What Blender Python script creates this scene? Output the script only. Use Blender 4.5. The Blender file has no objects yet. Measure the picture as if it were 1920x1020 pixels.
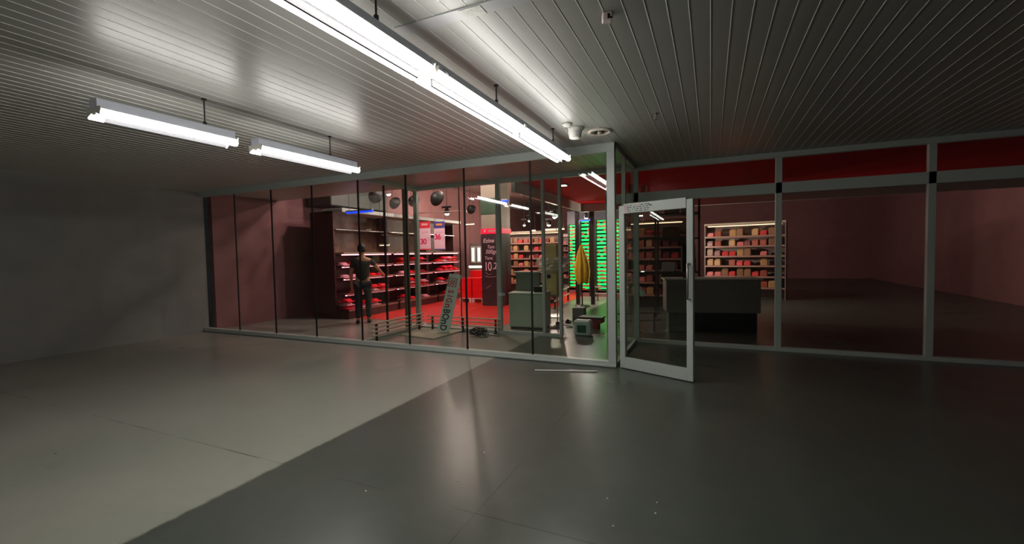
import bpy, math, random
from mathutils import Vector, Matrix
random.seed(7)
S = bpy.context.scene
COL = S.collection
PI = math.pi
def V(*a): return Vector(a)

# ------------------------------------------------------------ camera
FPX = 825.8
YAW, PITCH, ROLL = 0.4239, -0.0418, -0.0188
CAM = V(0, 0, 1.5)
_F = V(-math.sin(YAW), math.cos(YAW), 0); _R = V(math.cos(YAW), math.sin(YAW), 0); _U = V(0, 0, 1)
F2 = _F*math.cos(PITCH) + _U*math.sin(PITCH); U2 = -_F*math.sin(PITCH) + _U*math.cos(PITCH)
R3 = _R*math.cos(ROLL) + U2*math.sin(ROLL); U3 = -_R*math.sin(ROLL) + U2*math.cos(ROLL)
cd = bpy.data.cameras.new('camera'); cam = bpy.data.objects.new('camera', cd); COL.objects.link(cam)
cam.matrix_world = Matrix(((R3.x, U3.x, -F2.x, CAM.x), (R3.y, U3.y, -F2.y, CAM.y), (R3.z, U3.z, -F2.z, CAM.z), (0, 0, 0, 1)))
cd.sensor_fit = 'HORIZONTAL'; cd.sensor_width = 36; cd.lens = FPX/1920*36
cd.clip_start = .05; cd.clip_end = 200
S.camera = cam
def at(x, y, ax, v):
    """the point of the place seen at a photo pixel on the plane axis ax = v"""
    d = F2*FPX + R3*(x-960) + U3*(510-y)
    return CAM + d*((v-CAM[ax])/d[ax])

# ------------------------------------------------------------ world, exposure, shop lights
W = bpy.data.worlds.new('world'); S.world = W; W.use_nodes = True
W.node_tree.nodes['Background'].inputs[0].default_value = (.02, .022, .024, 1)
W.node_tree.nodes['Background'].inputs[1].default_value = .3
S.view_settings.view_transform = 'Standard'; S.view_settings.look = 'None'
S.view_settings.exposure = 0.0; S.view_settings.gamma = 1; S.view_settings.use_curve_mapping = False
S.cycles.transparent_max_bounces = 32
S.cycles.max_bounces = 10
S.cycles.sample_clamp_indirect = 4
def lamp(name, loc, e, col, r=.05):
    l = bpy.data.lights.new(name, 'POINT'); l.energy = e*SHOP; l.color = col; l.shadow_soft_size = r
    o = bpy.data.objects.new(name, l); o.location = loc; COL.objects.link(o); return o
TUBE = 25.0        # brightness of the white tubes
MEAT = 10.0        # pink tubes over the meat
SHOP = 2.6        # spot lamps and added fill lamps of the shop
GREEN = 1.3      # green strips in the vegetable case

# ------------------------------------------------------------ materials
def lin(c):
    return tuple(((v/255)/12.92 if v/255 <= .04045 else ((v/255+.055)/1.055)**2.4) for v in c)
_m = {}
def mat(name, rgb, rough=.5, metal=0, bump=0, bscale=40, var=0, vscale=3, spec=.5, aniso=0):
    if name in _m: return _m[name]
    m = bpy.data.materials.new(name); m.use_nodes = True; nt = m.node_tree; b = nt.nodes['Principled BSDF']
    c = lin(rgb)
    b.inputs['Base Color'].default_value = (*c, 1); b.inputs['Roughness'].default_value = rough
    b.inputs['Metallic'].default_value = metal; b.inputs['Specular IOR Level'].default_value = spec
    tc = nt.nodes.new('ShaderNodeTexCoord')
    if var:
        n = nt.nodes.new('ShaderNodeTexNoise'); n.inputs['Scale'].default_value = vscale; n.inputs['Detail'].default_value = 5
        nt.links.new(tc.outputs['Object'], n.inputs['Vector'])
        r = nt.nodes.new('ShaderNodeMapRange'); r.inputs[1].default_value = .3; r.inputs[2].default_value = .7
        nt.links.new(n.outputs['Fac'], r.inputs[0])
        mx = nt.nodes.new('ShaderNodeMix'); mx.data_type = 'RGBA'
        mx.inputs[6].default_value = (*[v*(1-var) for v in c], 1); mx.inputs[7].default_value = (*[min(1, v*(1+var)) for v in c], 1)
        nt.links.new(r.outputs[0], mx.inputs[0]); nt.links.new(mx.outputs[2], b.inputs['Base Color'])
    if bump:
        n = nt.nodes.new('ShaderNodeTexNoise'); n.inputs['Scale'].default_value = bscale
        nt.links.new(tc.outputs['Object'], n.inputs['Vector'])
        bp = nt.nodes.new('ShaderNodeBump'); bp.inputs['Strength'].default_value = bump; bp.inputs['Distance'].default_value = .01
        nt.links.new(n.outputs['Fac'], bp.inputs['Height']); nt.links.new(bp.outputs[0], b.inputs['Normal'])
    _m[name] = m; return m
def emit(name, rgb, s):
    if name in _m: return _m[name]
    m = bpy.data.materials.new(name); m.use_nodes = True; b = m.node_tree.nodes['Principled BSDF']
    b.inputs['Base Color'].default_value = (*lin(rgb), 1)
    b.inputs['Emission Color'].default_value = (*lin(rgb), 1); b.inputs['Emission Strength'].default_value = s
    _m[name] = m; return m
def glass(name, tint=(.90, .93, .90), ior=1.62):
    if name in _m: return _m[name]
    m = bpy.data.materials.new(name); m.use_nodes = True; nt = m.node_tree; nt.nodes.clear()
    out = nt.nodes.new('ShaderNodeOutputMaterial'); mx = nt.nodes.new('ShaderNodeMixShader')
    tr = nt.nodes.new('ShaderNodeBsdfTransparent'); tr.inputs[0].default_value = (*tint, 1)
    gl = nt.nodes.new('ShaderNodeBsdfGlossy'); gl.inputs['Roughness'].default_value = .0
    fr = nt.nodes.new('ShaderNodeFresnel'); fr.inputs[0].default_value = ior
    ge = nt.nodes.new('ShaderNodeNewGeometry'); s = nt.nodes.new('ShaderNodeMath'); s.operation = 'SUBTRACT'; s.inputs[0].default_value = 1
    mu = nt.nodes.new('ShaderNodeMath'); mu.operation = 'MULTIPLY'
    L = nt.links.new
    L(ge.outputs['Backfacing'], s.inputs[1]); L(s.outputs[0], mu.inputs[0]); L(fr.outputs[0], mu.inputs[1])
    L(mu.outputs[0], mx.inputs[0]); L(tr.outputs[0], mx.inputs[1]); L(gl.outputs[0], mx.inputs[2]); L(mx.outputs[0], out.inputs[0])
    _m[name] = m; return m
def floor_mat():
    m = bpy.data.materials.new('painted_concrete'); m.use_nodes = True; nt = m.node_tree; b = nt.nodes['Principled BSDF']
    L = nt.links.new; N = nt.nodes.new
    tc = N('ShaderNodeTexCoord'); sp = N('ShaderNodeSeparateXYZ'); L(tc.outputs['Object'], sp.inputs[0])
    def math_(op, a, b2=None, c=None):
        n = N('ShaderNodeMath'); n.operation = op
        for i, v in enumerate((a, b2, c)):
            if v is None: continue
            if isinstance(v, (int, float)): n.inputs[i].default_value = v
            else: L(v, n.inputs[i])
        return n.outputs[0]
    def noise(sc, det=5, rough=.55):
        n = N('ShaderNodeTexNoise'); n.inputs['Scale'].default_value = sc; n.inputs['Detail'].default_value = det
        n.inputs['Roughness'].default_value = rough; L(tc.outputs['Object'], n.inputs['Vector']); return n.outputs['Fac']
    def ramp(v, a, b2, lo=0., hi=1.):
        n = N('ShaderNodeMapRange'); n.inputs[1].default_value = a; n.inputs[2].default_value = b2
        n.inputs[3].default_value = lo; n.inputs[4].default_value = hi; L(v, n.inputs[0]); return n.outputs[0]
    def mixc(f, A, B):
        n = N('ShaderNodeMix'); n.data_type = 'RGBA'
        if isinstance(f, float): n.inputs[0].default_value = f
        else: L(f, n.inputs[0])
        for i, v in ((6, A), (7, B)):
            if isinstance(v, tuple): n.inputs[i].default_value = (*v, 1)
            else: L(v, n.inputs[i])
        return n.outputs[2]
    x, y = sp.outputs[0], sp.outputs[1]
    patch = noise(.9, 2, .4); fine = noise(14, 4); big = noise(.35, 2)
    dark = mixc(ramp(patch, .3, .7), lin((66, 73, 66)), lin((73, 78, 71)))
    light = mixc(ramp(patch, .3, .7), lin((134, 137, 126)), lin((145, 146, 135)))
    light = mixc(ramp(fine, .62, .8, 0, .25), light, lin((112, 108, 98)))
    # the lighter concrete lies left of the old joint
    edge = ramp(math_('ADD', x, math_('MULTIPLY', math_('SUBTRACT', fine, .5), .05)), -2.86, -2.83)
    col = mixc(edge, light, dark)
    # saw joints with dirt
    def joint(coord, pos, w, sc, lo, hi):
        d = math_('ABSOLUTE', math_('SUBTRACT', coord, pos))
        return math_('MULTIPLY', ramp(d, w*.4, w, 1, 0), ramp(noise(sc, 2), lo, hi))
    cr = math_('MAXIMUM', joint(y, 2.173, .007, 1.3, .42, .55), joint(x, -1.24, .007, 1.7, .45, .58))
    col = mixc(math_('MULTIPLY', cr, .75), col, (.012, .014, .012))
    # pale rubbed marks
    col = mixc(ramp(noise(5.3, 8, .7), .45, .8, 0, .18), col, lin((110, 112, 104)))
    L(col, b.inputs['Base Color'])
    L(ramp(patch, .1, .9, .25, .33), b.inputs['Roughness'])
    bp = N('ShaderNodeBump'); bp.inputs['Strength'].default_value = .06; bp.inputs['Distance'].default_value = .02
    L(noise(2.2, 3), bp.inputs['Height']); L(bp.outputs[0], b.inputs['Normal'])
    return m

ALU = mat('anodised_frame', (178, 186, 180), .38, .0, .02, 60)
ALU2 = mat('brushed_steel', (165, 165, 162), .3, .8)
BLK = mat('black_gasket', (10, 11, 10), .5)
BLACK = mat('black_plastic', (22, 22, 24), .35)
WHT = mat('white_plastic', (205, 205, 198), .35)
CEILM = mat('ceiling_panel', (160, 162, 156), .36, .1, .02, 3, spec=.5)
PANE = glass('clear_glass')
DARKM = mat('dark_metal', (52, 48, 46), .4, .5)
RED = mat('red_plastic', (250, 16, 28), .4)
CREAM = mat('cream_metal', (150, 136, 118), .45)

# ------------------------------------------------------------ mesh helper
class MB:
    def __init__(s): s.v = []; s.f = []; s.sm = []
    def add(s, vs, fs, smooth=False):
        n = len(s.v); s.v += [tuple(q) for q in vs]; s.f += [tuple(i+n for i in f) for f in fs]; s.sm += [smooth]*len(fs); return s
    def box(s, x0, x1, y0, y1, z0, z1, M=None, bev=0):
        b = min(bev, (x1-x0)*.45, (y1-y0)*.45, (z1-z0)*.45)
        if b <= 0:
            vs = [V(x, y, z) for x in (x0, x1) for y in (y0, y1) for z in (z0, z1)]
            fs = [(0, 1, 3, 2), (4, 6, 7, 5), (0, 4, 5, 1), (2, 3, 7, 6), (0, 2, 6, 4), (1, 5, 7, 3)]
        else:
            vs = []; idx = {}
            for i, x in enumerate((x0, x1)):
                for j, y in enumerate((y0, y1)):
                    for k, z in enumerate((z0, z1)):
                        sx, sy, sz = (1, -1)[i], (1, -1)[j], (1, -1)[k]
                        for a, q in enumerate((V(x, y+sy*b, z+sz*b), V(x+sx*b, y, z+sz*b), V(x+sx*b, y+sy*b, z))):
                            idx[i, j, k, a] = len(vs); vs.append(q)
            g = lambda i, j, k, a: idx[i, j, k, a]
            fs = []
            for i in (0, 1):
                q = (g(i, 0, 0, 0), g(i, 0, 1, 0), g(i, 1, 1, 0), g(i, 1, 0, 0)); fs.append(q if i == 0 else q[::-1])
                q = (g(0, i, 0, 1), g(1, i, 0, 1), g(1, i, 1, 1), g(0, i, 1, 1)); fs.append(q if i == 0 else q[::-1])
                q = (g(0, 0, i, 2), g(0, 1, i, 2), g(1, 1, i, 2), g(1, 0, i, 2)); fs.append(q if i == 0 else q[::-1])
                for j in (0, 1):
                    q = (g(i, j, 0, 0), g(i, j, 0, 1), g(i, j, 1, 1), g(i, j, 1, 0)); fs.append(q if i == j else q[::-1])
                    q = (g(i, 0, j, 0), g(i, 0, j, 2), g(i, 1, j, 2), g(i, 1, j, 0)); fs.append(q if i != j else q[::-1])
                    q = (g(0, i, j, 1), g(0, i, j, 2), g(1, i, j, 2), g(1, i, j, 1)); fs.append(q if i == j else q[::-1])
                    for k in (0, 1):
                        q = (g(i, j, k, 0), g(i, j, k, 1), g(i, j, k, 2)); fs.append(q if (i+j+k) % 2 else q[::-1])
        if M is not None: vs = [M @ q for q in vs]
        return s.add(vs, fs)
    def tube(s, pts, r, n=10, cap=True, radii=None):
        pts = [Vector(p) for p in pts]; rings = []; up = None
        for i, p in enumerate(pts):
            d = (pts[min(i+1, len(pts)-1)] - pts[max(i-1, 0)]).normalized()
            if up is None: up = V(0, 0, 1) if abs(d.z) < .9 else V(1, 0, 0)
            a = d.cross(up).normalized(); b = a.cross(d).normalized(); up = b
            rr = radii[i] if radii else r
            rings.append([p + a*math.cos(t)*rr + b*math.sin(t)*rr for t in [2*PI*k/n for k in range(n)]])
        vs = [q for g in rings for q in g]; fs = []
        for i in range(len(rings)-1):
            for k in range(n):
                fs.append((i*n+k, i*n+(k+1) % n, (i+1)*n+(k+1) % n, (i+1)*n+k))
        s.add(vs, fs, True)
        if cap:
            s.add(rings[0], [tuple(range(n))[::-1]]); s.add(rings[-1], [tuple(range(n))])
        return s
    def lathe(s, prof, c=(0, 0, 0), n=24, M=None, sx=1, sy=1):
        c = Vector(c); vs = []
        for r, z in prof:
            for k in range(n):
                t = 2*PI*k/n; q = V(r*math.cos(t)*sx, r*math.sin(t)*sy, z)
                vs.append((M @ q if M is not None else q) + c)
        fs = []
        for i in range(len(prof)-1):
            for k in range(n): fs.append((i*n+k, i*n+(k+1) % n, (i+1)*n+(k+1) % n, (i+1)*n+k))
        if prof[0][0] > 1e-5: fs.append(tuple(range(n))[::-1])
        if prof[-1][0] > 1e-5: fs.append(tuple(range(len(vs)-n, len(vs))))
        return s.add(vs, fs, True)
    def prism(s, poly, axis, a, b, M=None):
        """poly in the two other axes, extruded a..b along axis"""
        def mk(u, w, t): return {0: V(t, u, w), 1: V(u, t, w), 2: V(u, w, t)}[axis]
        vs = [mk(u, w, a) for u, w in poly] + [mk(u, w, b) for u, w in poly]; n = len(poly)
        if M is not None: vs = [M @ q for q in vs]
        fs = [tuple(range(n))[::-1], tuple(range(n, 2*n))] + [(i, (i+1) % n, n+(i+1) % n, n+i) for i in range(n)]
        return s.add(vs, fs)
    def build(s, name, m, parent=None, **kw):
        me = bpy.data.meshes.new(name); me.from_pydata(s.v, [], s.f); me.materials.append(m)
        for p, k in zip(me.polygons, s.sm): p.use_smooth = k
        import bmesh
        bm = bmesh.new(); bm.from_mesh(me); bmesh.ops.recalc_face_normals(bm, faces=bm.faces); bm.to_mesh(me); bm.free()
        o = bpy.data.objects.new(name, me); COL.objects.link(o)
        if parent: o.parent = parent
        for k, v in kw.items(): o[k] = v
        return o
def thing(name, label, cat, loc=(0, 0, 0), rz=0, group=None):
    o = bpy.data.objects.new(name, None); COL.objects.link(o); o.location = loc; o.rotation_euler = (0, 0, rz)
    o['label'] = label; o['category'] = cat; o.empty_display_size = .1
    if group: o['group'] = group
    return o
def tag(o, label, cat, group=None):
    o['label'] = label; o['category'] = cat
    if group: o['group'] = group
    return o
def struct(name, mb, m, label=None):
    o = mb.build(name, m); o['kind'] = 'structure'; o['label'] = label or name.replace('_', ' '); o['category'] = name.split('_')[0]; return o
def dup(root, loc=None, rz=None, label=None, group=None):
    r = root.copy(); COL.objects.link(r)
    if loc is not None: r.location = loc
    if rz is not None: r.rotation_euler = (0, 0, rz)
    if label: r['label'] = label
    if group: r['group'] = group
    for ch in list(root.children):
        c = ch.copy(); COL.objects.link(c); c.parent = r
        for g in ch.children:
            d = g.copy(); COL.objects.link(d); d.parent = c
    return r
def text(name, body, size, m, parent, loc, rot, ext=.001, spacing=1, align='CENTER', shear=0, bold=0, sx=1):
    c = bpy.data.curves.new(name, 'FONT'); c.body = body; c.size = size; c.extrude = ext; c.align_x = align; c.align_y = 'CENTER'
    c.space_character = spacing; c.shear = shear; c.offset = bold; c.materials.append(m)
    tmp = bpy.data.objects.new(name, c); COL.objects.link(tmp); bpy.context.view_layer.update()
    me = bpy.data.meshes.new_from_object(tmp.evaluated_get(bpy.context.evaluated_depsgraph_get())); bpy.data.objects.remove(tmp)
    if not me.materials: me.materials.append(m)
    o = bpy.data.objects.new(name, me); COL.objects.link(o); o.parent = parent; o.location = loc; o.rotation_euler = rot; o.scale = (sx, 1, 1)
    return o

# ------------------------------------------------------------ the shell of the place
H = 2.886; YF = 5.72; YB = 7.457; XC = -1.11; XL = -5.46
XW0, XW1 = -9.6, 4.2          # front room side walls
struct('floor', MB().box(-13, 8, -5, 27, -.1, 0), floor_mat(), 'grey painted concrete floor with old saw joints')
# plank ceiling: every plank slightly bowed, open joints between
pl = MB(); bd = MB(); w = .1128; x = -.9015 - w*90
while x < 5.2:
    n = 5; top = H+.05
    prof = [(x, top), (x, H)]
    prof += [(x+w*k/n, H - .0007*(1-(2*k/n-1)**2)) for k in range(1, n)] + [(x+w, H), (x+w, top)]
    if XW0-.1 < x < XW1:
        pl.prism(prof, 1, -4.6, YB+.05)
        bd.prism([(x-.003, H+.002), (x-.0032, H-.001), (x-.0015, H-.0022), (x+.0015, H-.0022), (x+.0032, H-.001), (x+.003, H+.002)], 1, -4.6, YB+.05)
    x += w
bd.build('joint_highlights', mat('joint_highlight', (214, 216, 208), .35), struct('ceiling', pl, CEILM, 'grey plank ceiling of narrow glossy boards'))  # paler bead colour stands in for light caught on the plank edges
struct('trim_1', MB().box(XW0, XW1, -4.6, YB+.05, H+.052, H+.08), mat('ceiling_void', (60, 60, 58), .9), 'dark backing above the plank joints')
WALLM = mat('grey_plaster', (120, 122, 118), .7, 0, .1, 30, .06)
struct('wall_left', MB().box(XW0-.12, XW0, -4.6, YF+.04, 0, H+.08), WALLM)
struct('wall_right', MB().box(XW1, XW1+.12, -4.6, YB, 0, H+.08), WALLM)
struct('wall_back', MB().box(XW0-.12, XW1+.12, -4.72, -4.6, 0, H+.08), WALLM)

# front glazing
struct('trim_2', MB().box(XW0, XC, YF-.04, YF+.04, 2.775, H).box(XW0, XC, YF-.048, YF-.04, 2.79, 2.80), ALU, 'grey metal head beam over the front glass')
struct('trim_3', MB().box(XW0, XC, YF-.05, YF+.05, 0, .075).box(XW0, XC, YF-.065, YF-.05, .012, .03), ALU, 'grey metal sill along the floor under the front glass')
struct('trim_4', MB().box(XC-.1, XC, YF-.05, YF+.05, .075, 2.775, bev=.004).box(XC-.1, XC, YF-.05, YF+.05, 2.775, H), ALU, 'pale grey corner post of the glass front')
joints = [XC-.1, -2.281, -3.338, -4.403, -5.385, -6.45, -7.5, -8.55, XW0]
for i in range(len(joints)-1):
    a, b = joints[i+1], joints[i]
    o = struct('window_%d' % (i+1), MB().box(a+.012, b-.012, YF-.006, YF+.006, .075, 2.775), PANE, 'tall frameless glass pane of the front')
    if i < len(joints)-2: MB().box(a-.012, a+.012, YF-.009, YF+.009, .075, 2.775).build('gasket', BLK, o)
# left side glazing of the vestibule
struct('trim_5', MB().box(XL-.04, XL+.04, YF+.05, YB-.05, 2.79, H), ALU, 'head beam over the left vestibule glass')
struct('trim_6', MB().box(XL-.04, XL+.04, YF+.05, YB-.05, 0, .06), ALU, 'sill under the left vestibule glass')
for i, (a, b) in enumerate(((YF+.05, 6.44), (6.46, YB-.05))):
    o = struct('window_%d' % (20+i), MB().box(XL-.005, XL+.005, a, b, .06, 2.79), PANE, 'side glass of the vestibule')
    if i == 1: MB().box(XL-.04, XL+.03, 7.02, 7.12, .06, 2.79).build('dark_post', mat('brown_post', (112, 98, 86), .5), o)
    if i == 0: MB().box(XL-.015, XL+.015, 6.435, 6.465, .06, 2.79).build('gasket', BLK, o)
# back glazing of the vestibule and right of it
struct('trim_7', MB().box(XL-.08, XW1, YB-.045, YB+.045, 2.81, H), ALU, 'head beam over the rear glass')
struct('trim_8', MB().box(XL-.05, -2.40, YB-.045, YB+.045, 0, .055).box(-1.56, XW1, YB-.045, YB+.045, 0, .055), ALU, 'sill under the rear glass')
struct('trim_9', MB().box(-1.6, XW1, YB-.04, YB+.04, 2.30, 2.45), ALU, 'wide grey transom beam beside the corner')
posts = [(-5.495, .085), (-4.47, .016), (-3.625, .085), (-2.735, .05), (-2.42, .05), (-1.58, .05), (-1.11, .08), (0.9, .08), (2.6, .08)]
for i, (px, pw) in enumerate(posts):
    struct('trim_%d' % (20+i), MB().box(px-pw/2, px+pw/2, YB-(.04 if pw > .02 else .012), YB+(.04 if pw > .02 else .012), 0, 2.81, bev=.003), DARKM if pw < .04 else ALU, 'upright post of the rear glass frame')
for i, (a, b) in enumerate(((-5.45, -4.48), (-4.46, -3.67), (-3.58, -2.765), (-2.705, -2.45), (-1.55, -1.155), (-1.065, .855), (.945, 2.555), (2.645, XW1))):
    hi = 2.81 if i < 4 else 2.30
    o = struct('window_%d' % (30+i), MB().box(a, b, YB-.005, YB+.005, .055, hi), PANE, 'clear glass pane of the rear frame')
    if i >= 4: struct('window_%d' % (40+i), MB().box(a, b, YB-.005, YB+.005, 2.45, 2.81), PANE, 'small glass pane above the transom beam')
# right side glazing of the vestibule
struct('trim_10', MB().box(XC-.06, XC, YF+.05, YB-.04, 2.83, H), ALU, 'head beam over the right vestibule glass')
struct('trim_11', MB().box(XC-.05, XC, YF+.05, YB-.04, 0, .05), ALU, 'sill under the right vestibule glass')
struct('trim_12', MB().box(XC-.05, XC, 6.43, 6.50, .05, 2.83), ALU, 'slim post in the right vestibule glass')
struct('window_50', MB().box(XC-.03, XC-.02, YF+.05, 6.43, .05, 2.83), PANE, 'side glass next to the corner post')
struct('window_51', MB().box(XC-.03, XC-.02, 6.50, YB-.04, .05, 2.83), PANE, 'side glass next to the rear frame')

# the shop shell
SH = 4.2
ROSE = mat('rose_plaster', (128, 86, 86), .75, 0, .1, 20, .08)
struct('wall_shop_left', MB().box(-9.72, -9.6, YF+.2, 26, 0, SH), ROSE, 'rose coloured shop wall behind the meat case')
struct('wall_shop_far', MB().box(-9.72, 7, 25.9, 26, 0, SH), ROSE, 'far wall of the shop')
struct('wall_shop_right', MB().box(6.9, 7, YB, 26, 0, SH), ROSE, 'right wall of the shop')
struct('wall_shop_front', MB().box(-9.72, 7, YB+.06, YB+.12, H+.08, SH), ROSE, 'wall above the rear glass, shop side')
struct('ceiling_shop', MB().box(-9.72, 7, YF+.2, 26, SH, SH+.1), mat('shop_ceiling', (120, 88, 84), .8, 0, .1, 12, .1), 'high dark shop ceiling')
struct('trim_13', MB().box(-9.6, XL-.05, YF+.05, YB+.05, H+.08, H+.12), ROSE, 'ceiling panel left of the vestibule')
# red soffit and its grey edge beams
SX, SY = -3.33, 12.35
struct('ceiling_red', MB().box(SX, 6.9, YB+.13, SY, H-.02, H+.04), mat('red_soffit', (196, 18, 26), .8, spec=.1), 'dark red lowered ceiling')
struct('trim_14', MB().box(SX-.08, SX, YB+.13, SY+.08, H-.24, H+.1), ALU, 'grey edge beam of the red ceiling')
struct('trim_15', MB().box(SX, 6.9, SY, SY+.08, H-.24, H+.1), ALU, 'grey end beam of the red ceiling')
struct('trim_16', MB().box(-9.55, -3.95, YB+.7, 16, 0.0, .004), mat('red_floor', (222, 50, 40), .38, 0, .02, 20, .05), 'bright red floor covering of the meat department')
for i, px in enumerate((1083, 1111)):
    p = at(px, 470, 1, SY+.04)
    struct('column_%d' % (i+1), MB().box(p.x-.05, p.x+.05, SY, SY+.09, 0, H-.24), DARKM, 'dark steel post before the green case')

# ------------------------------------------------------------ fluorescent battens
TM = emit('white_tube', (255, 250, 245), TUBE)
HOUS = mat('batten_housing', (205, 210, 222), .45); REFL = mat('batten_reflector', (235, 235, 235), .35)
def batten(loc, L, label, group, rod=True, grp_scale=1):
    t = thing('fluorescent_batten', label, 'ceiling light', loc, 0, group)
    MB().prism([(-.052, .0), (-.052, .075), (-.04, .085), (.04, .085), (.052, .075), (.052, .0)], 1, -L/2, L/2).build('housing', HOUS, t)
    MB().prism([(-.05, .012), (-.086, .007), (-.086, .003), (-.05, -.002), (-.02, -.024), (.02, -.024), (.05, -.002), (.086, .003), (.086, .007), (.05, .012)], 1, -L/2+.005, L/2-.005).build('reflector', REFL, t)
    MB().box(-.007, .007, -L/2+.06, L/2-.06, -.072, -.024).build('centre_strip', mat('dark_strip', (40, 42, 46), .6), t)
    for s in (-1, 1):
        MB().tube([(s*.069, -L/2+.006, -.026), (s*.069, L/2-.006, -.026)], .029, 12).build('tube', TM, t)
    for s in (-1, 1):
        MB().box(-.03, .03, s*(L/2-.012)-.01, s*(L/2-.012)+.01, -.03, .03, bev=.004).prism([(-.1, .02), (-.085, -.045), (-.03, -.02), (.03, -.02), (.085, -.045), (.1, .02)], 1, s*(L/2-.002)-.003, s*(L/2-.002)+.003).build('end_cap', WHT, t)
    if rod:
        c = MB().tube([(.03, .25, .085), (.03, .25, H-loc[2])], .006, 8).tube([(.03, .25, H-loc[2]-.012), (.03, .25, H-loc[2])], .02, 10).tube([(.03, .25, .083), (.03, .25, .11)], .014, 10)
        c.build('hanging_rod', DARKM, t)
    return t
LZ = 2.655
lab = ['nearest', 'second', 'third']
battens = [(4.49, 1.40, 'bright twin-tube batten whose open end almost touches the glass front'),
           (3.06, 1.40, 'middle twin-tube batten of the ceiling row, held by a short dark rod'),
           (1.63, 1.40, 'twin-tube batten at the upper left with a wire over its tubes'),
           (.20, 1.40, 'twin-tube batten over the viewer, out of sight above'), (-1.23, 1.40, 'twin-tube batten hanging at the rear of the room')]
bt = [batten((-1.635, yy, LZ), L, lb, 'row of ceiling battens') for yy, L, lb in battens]
for k in range(2):
    batten((-4.02, 3.57-1.38*k, 2.58), (1.30, 1.0)[k], ['end batten of the left ceiling row', 'second batten of the left ceiling row', 'third batten of the left ceiling row', 'last batten of the left ceiling row'][k], 'left row of ceiling battens')
MB().tube([(.08, -.62, .03), (.105, -.6, .0), (.10, -.58, -.04), (.07, -.56, -.058)], .003, 6).build('loose_wire', BLACK, bt[1], label='thin dark wire curling over the tubes')

# ------------------------------------------------------------ ceiling fittings
a = at(870, 24, 2, H)
t = thing('ceiling_cover_strip', 'flat pale strip crossing the ceiling planks near the tubes', 'strip', (0, a.y, H))
MB().box(-1.75, 1.2, -.052, .052, -.008, 0, bev=.002).build('strip', mat('pale_strip', (165, 168, 168), .35), t)
MB().box(-1.30, -1.165, -.045, .045, -.011, -.008).build('paper_label', mat('paper_label', (205, 208, 200), .6, 0, .3, 60, .15, 40), t, label='crumpled white paper label')
def sprinkler(px, py, label):
    q = at(px, py, 2, H); t = thing('sprinkler', label, 'sprinkler', q, 0, 'ceiling sprinklers')
    MB().lathe([(0, -.002), (.03, -.002), (.034, 0), (0, 0)]).build('escutcheon', ALU2, t)
    MB().tube([(0, 0, 0), (0, 0, -.035)], .009, 10).tube([(-.012, 0, -.03), (-.012, 0, -.055)], .003, 6).tube([(.012, 0, -.03), (.012, 0, -.055)], .003, 6).build('body', ALU2, t)
    MB().lathe([(0, -.058), (.02, -.058), (.02, -.055), (0, -.055)], n=12).build('deflector', ALU2, t)
sprinkler(869, 276, 'small chrome sprinkler on the ceiling left of the tubes')
sprinkler(1062, 236, 'small pale sprinkler next to the white ceiling cup')
sprinkler(1229, 213, 'small round sprinkler near the right end of the ceiling')
q = at(1138, 26, 2, H)
t = thing('ceiling_sensor', 'small white sensor box alone on the dark ceiling planks', 'sensor', q, .3)
MB().box(-.028, .028, -.028, .028, -.045, 0, bev=.005).build('body', mat('warm_white', (215, 200, 195), .4), t)
MB().box(.0, .014, -.031, -.027, -.04, -.012).build('slot', BLACK, t); MB().box(.014, .03, -.031, -.027, -.04, -.03).build('slot', BLACK, t)
q = at(1062, 231, 2, H)
t = thing('smoke_detector', 'round white smoke detector with stepped cap by the batten end', 'smoke detector', (q.x-.0, q.y+.02, H))
MB().lathe([(0, -.03), (.035, -.03), (.05, -.018), (.058, -.01), (.058, 0), (0, 0)]).build('body', WHT, t)
q = at(1078, 240, 2, H)
t = thing('ceiling_loudspeaker', 'white cup shaped fitting under the ceiling beside the round vent', 'loudspeaker', q)
MB().lathe([(0, -.115), (.055, -.115), (.063, -.108), (.078, -.045), (.082, -.03), (.10, -.02), (.104, 0), (0, 0)]).build('body', WHT, t)
q = at(1125, 246, 2, H)
t = thing('recessed_downlight', 'wide round ceiling downlight with chrome ring and glass dish', 'ceiling light', q)
MB().lathe([(.095, -.004), (.10, -.018), (.125, -.02), (.14, -.008), (.142, 0), (.095, 0), (.095, -.004)], n=36).build('ring', mat('cream_ring', (200, 195, 180), .25), t)
MB().lathe([(0, -.004), (.06, -.004), (.075, -.014), (.094, -.012), (.094, 0), (0, 0)], n=30).build('reflector', mat('chrome', (200, 195, 180), .12, 1), t)
MB().lathe([(0, -.04), (.02, -.036), (.03, -.02), (.03, -.004), (0, -.004)], n=16).build('bulb', mat('dull_bulb', (160, 150, 130), .1), t)

# ------------------------------------------------------------ swung glass door at the corner
t = thing('glass_door', 'open aluminium framed glass door swung beside the corner post', 'door', (-1.055, 5.71, 0), math.atan2(-.235, .555))
DH, DW = 2.075, .96
MB().box(0, .075, -.022, .022, .01, DH, bev=.003).build('stile', ALU, t)
MB().box(DW-.075, DW, -.022, .022, .01, DH, bev=.003).build('stile', ALU, t)
MB().box(.075, DW-.075, -.022, .022, .012, .15).build('bottom_rail', ALU, t)
tr = MB().box(.075, DW-.075, -.03, .022, 1.975, DH+.02, bev=.003).build('top_rail', ALU, t)
MB().box(.02, DW-.02, -.018, .018, 0.001, .012).build('bottom_seal', BLK, t)
MB().box(.075, DW-.075, -.005, .005, .15, 1.975).build('pane', PANE, t)
MB().tube([(DW-.04, -.022, .95), (DW-.04, -.07, .95), (DW-.04, -.07, 1.35), (DW-.04, -.022, 1.35)], .012).build('handle', ALU2, t)
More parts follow.
